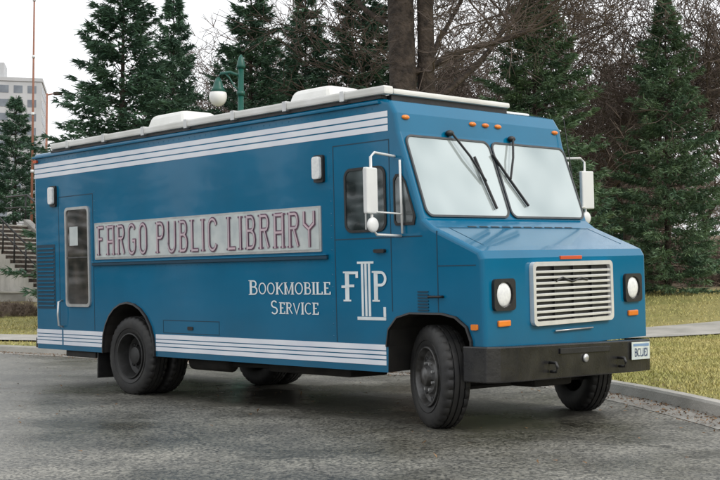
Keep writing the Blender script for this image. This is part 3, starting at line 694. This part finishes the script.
# ---------------------------------------------------------------- stairs, wall
sx0=(38-360)/1160*40
S=empty('concrete_stairs',(sx0,40,gz(sx0,40)+.35),R(-42))
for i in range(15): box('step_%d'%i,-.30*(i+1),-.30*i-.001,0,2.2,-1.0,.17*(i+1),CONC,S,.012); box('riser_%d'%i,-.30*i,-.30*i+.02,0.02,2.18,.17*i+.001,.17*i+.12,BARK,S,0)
fix(mesh_obj('cheek_wall',[(.15,2.205,.25),(-4.5,2.205,2.8),(-4.5,2.205,-1),(.15,2.205,-1),(.15,2.5,.25),(-4.5,2.5,2.8),(-4.5,2.5,-1),(.15,2.5,-1)],[(0,1,2,3),(4,7,6,5),(0,4,5,1),(1,5,6,2),(2,6,7,3),(3,7,4,0)],CONCD,S))
for yy in (.05,2.35):
    tube('handrail',[(.1,yy,1.15),(-4.5,yy,3.75),(-6,yy,3.75)],.035,BLACK,S); tube('midrail',[(.1,yy,.75),(-4.5,yy,3.3),(-6,yy,3.3)],.025,BLACK,S)
    for i in range(7): tube('rail_post',[(-.1-i*.75,yy,.2+i*.41),(-.1-i*.75,yy,1.22+i*.42)],.03,BLACK,S)
Wl=empty('retaining_wall',(-11.2,39.6,gz(-11.2,39.6)))
box('wall_block',-9,-.4,.9,1.2,-.5,.35,CONCD,Wl,.02); box('wall_cap',-9.05,-.35,.85,1.25,.353,.43,CONC,Wl,.02)

# ---------------------------------------------------------------- tower building
BW=pmat('tower_concrete',(.50,.51,.52),(.44,.45,.46),scale=.3,rough=.8)
BG=pmat('tower_glass',(.20,.23,.26),(.13,.15,.18),scale=.5,rough=.2)
TB=empty('apartment_tower',(-77,245,0),R(12))
box('tower_block',-12,9,0,16,0,46,BW,TB,.1); box('tower_roof_plant',-6,1,3,10,46,50.5,BW,TB,.1); box('tower_parapet',-12.2,9.2,-.2,16.2,46.003,46.8,BW,TB,.05)
for fl_ in range(15):
    for c_ in range(7):
        box('window',-11+c_*2.85,-9.2+c_*2.85,-.05,-.02,1.5+fl_*3,3.1+fl_*3,BG,TB,0)
    for c_ in range(5): box('window_side',9.02,9.05,1.2+c_*3,2.9+c_*3,1.5+fl_*3,3.1+fl_*3,BG,TB,0)
x=(31-360)/1160*48
M_=empty('radio_mast',(x,48,gz(x,48)))
tube('mast_pole',[(0,0,-.2),(0,0,8),(0,0,16)],[.06,.045,.03],RUST,M_)
for i in range(5): tube('mast_collar',[(0,0,2.5+i*2.4),(0,0,2.62+i*2.4)],.07,WHITE,M_)
x2=(45-360)/1160*70
P2=empty('flood_light_pole',(x2,70,gz(x2,70))); tube('pole',[(0,0,0),(0,0,11)],[.10,.06],RUST,P2); tube('head_arm',[(0,0,10.9),(.5,0,11.0)],.04,RUST,P2); box('lamp_head',.4,.9,-.12,.12,10.9,11.08,BARK,P2,.03)
lx=(240-360)/1160*21.8
LP=empty('street_lamp',(lx,21.8,gz(lx,21.8)))
tube('post',[(0,0,0),(0,0,.5),(0,0,.55),(0,0,5.3)],[.14,.13,.075,.055],GREENP,LP,12)
tube('post_cap',[(0,0,5.3),(0,0,5.34),(0,0,5.5),(0,0,5.56)],[.08,.085,.05,.01],GREENP,LP,12)
tube('arm',[(0,0,5.15),(-.2,0,5.22),(-.38,0,5.2),(-.43,0,5.12),(-.43,0,5.02)],.03,GREENP,LP)
tube('arm_scroll',[(0,0,4.85),(-.12,0,4.95),(-.22,0,5.12),(-.30,0,5.2)],.016,GREENP,LP)
tube('lamp_hood',[(-.43,0,5.10),(-.43,0,5.02),(-.43,0,4.92),(-.43,0,4.84)],[.05,.08,.11,.16],GREENP,LP,16)
ellipsoid('lamp_globe',(-.43,0,4.76),(.17,.17,.19),OPAL,LP)
tube('collar',[(0,0,4.78),(0,0,4.86)],.08,GREENP,LP,12)

# ---------------------------------------------------------------- light, world, camera
w=bpy.data.worlds.new('World'); scene.world=w; w.use_nodes=True
N=w.node_tree.nodes; L=w.node_tree.links; bg=N['Background']; bg.inputs['Strength'].default_value=.15
el=R(40); S_=Vector((.86,-.51,0)).normalized(); az=math.atan2(S_.x,S_.y)
sky=N.new('ShaderNodeTexSky'); sky.sky_type='NISHITA'; sky.sun_disc=False; sky.sun_elevation=el; sky.sun_rotation=az; sky.dust_density=4
tc=N.new('ShaderNodeTexCoord'); no=N.new('ShaderNodeTexNoise'); no.inputs['Scale'].default_value=1.5; no.inputs['Detail'].default_value=5
L.new(tc.outputs['Generated'],no.inputs['Vector'])
cr=N.new('ShaderNodeValToRGB'); cr.color_ramp.elements[0].color=(7.6,7.8,8.1,1); cr.color_ramp.elements[1].color=(10.0,10.0,10.0,1)
L.new(no.outputs['Fac'],cr.inputs['Fac'])
mx=N.new('ShaderNodeMix'); mx.data_type='RGBA'; mx.inputs['Factor'].default_value=.9
L.new(sky.outputs['Color'],mx.inputs['A']); L.new(cr.outputs['Color'],mx.inputs['B']); L.new(mx.outputs['Result'],bg.inputs['Color'])
sl=bpy.data.lights.new('sun','SUN'); sl.energy=1.4; sl.angle=R(20); sl.color=(1,.96,.9)
so=bpy.data.objects.new('sun',sl); col.objects.link(so); sd=Vector((S_.x*math.cos(el),S_.y*math.cos(el),math.sin(el))); so.rotation_euler=sd.to_track_quat('Z','Y').to_euler()
cd=bpy.data.cameras.new('camera'); co=bpy.data.objects.new('camera',cd); col.objects.link(co)
co.location=(0,0,1.24); co.rotation_euler=(R(90+2.52),0,0); cd.lens=58; cd.sensor_width=36; cd.clip_end=4000
scene.camera=co
scene.view_settings.view_transform='Standard'; scene.view_settings.look='None'; scene.view_settings.exposure=0
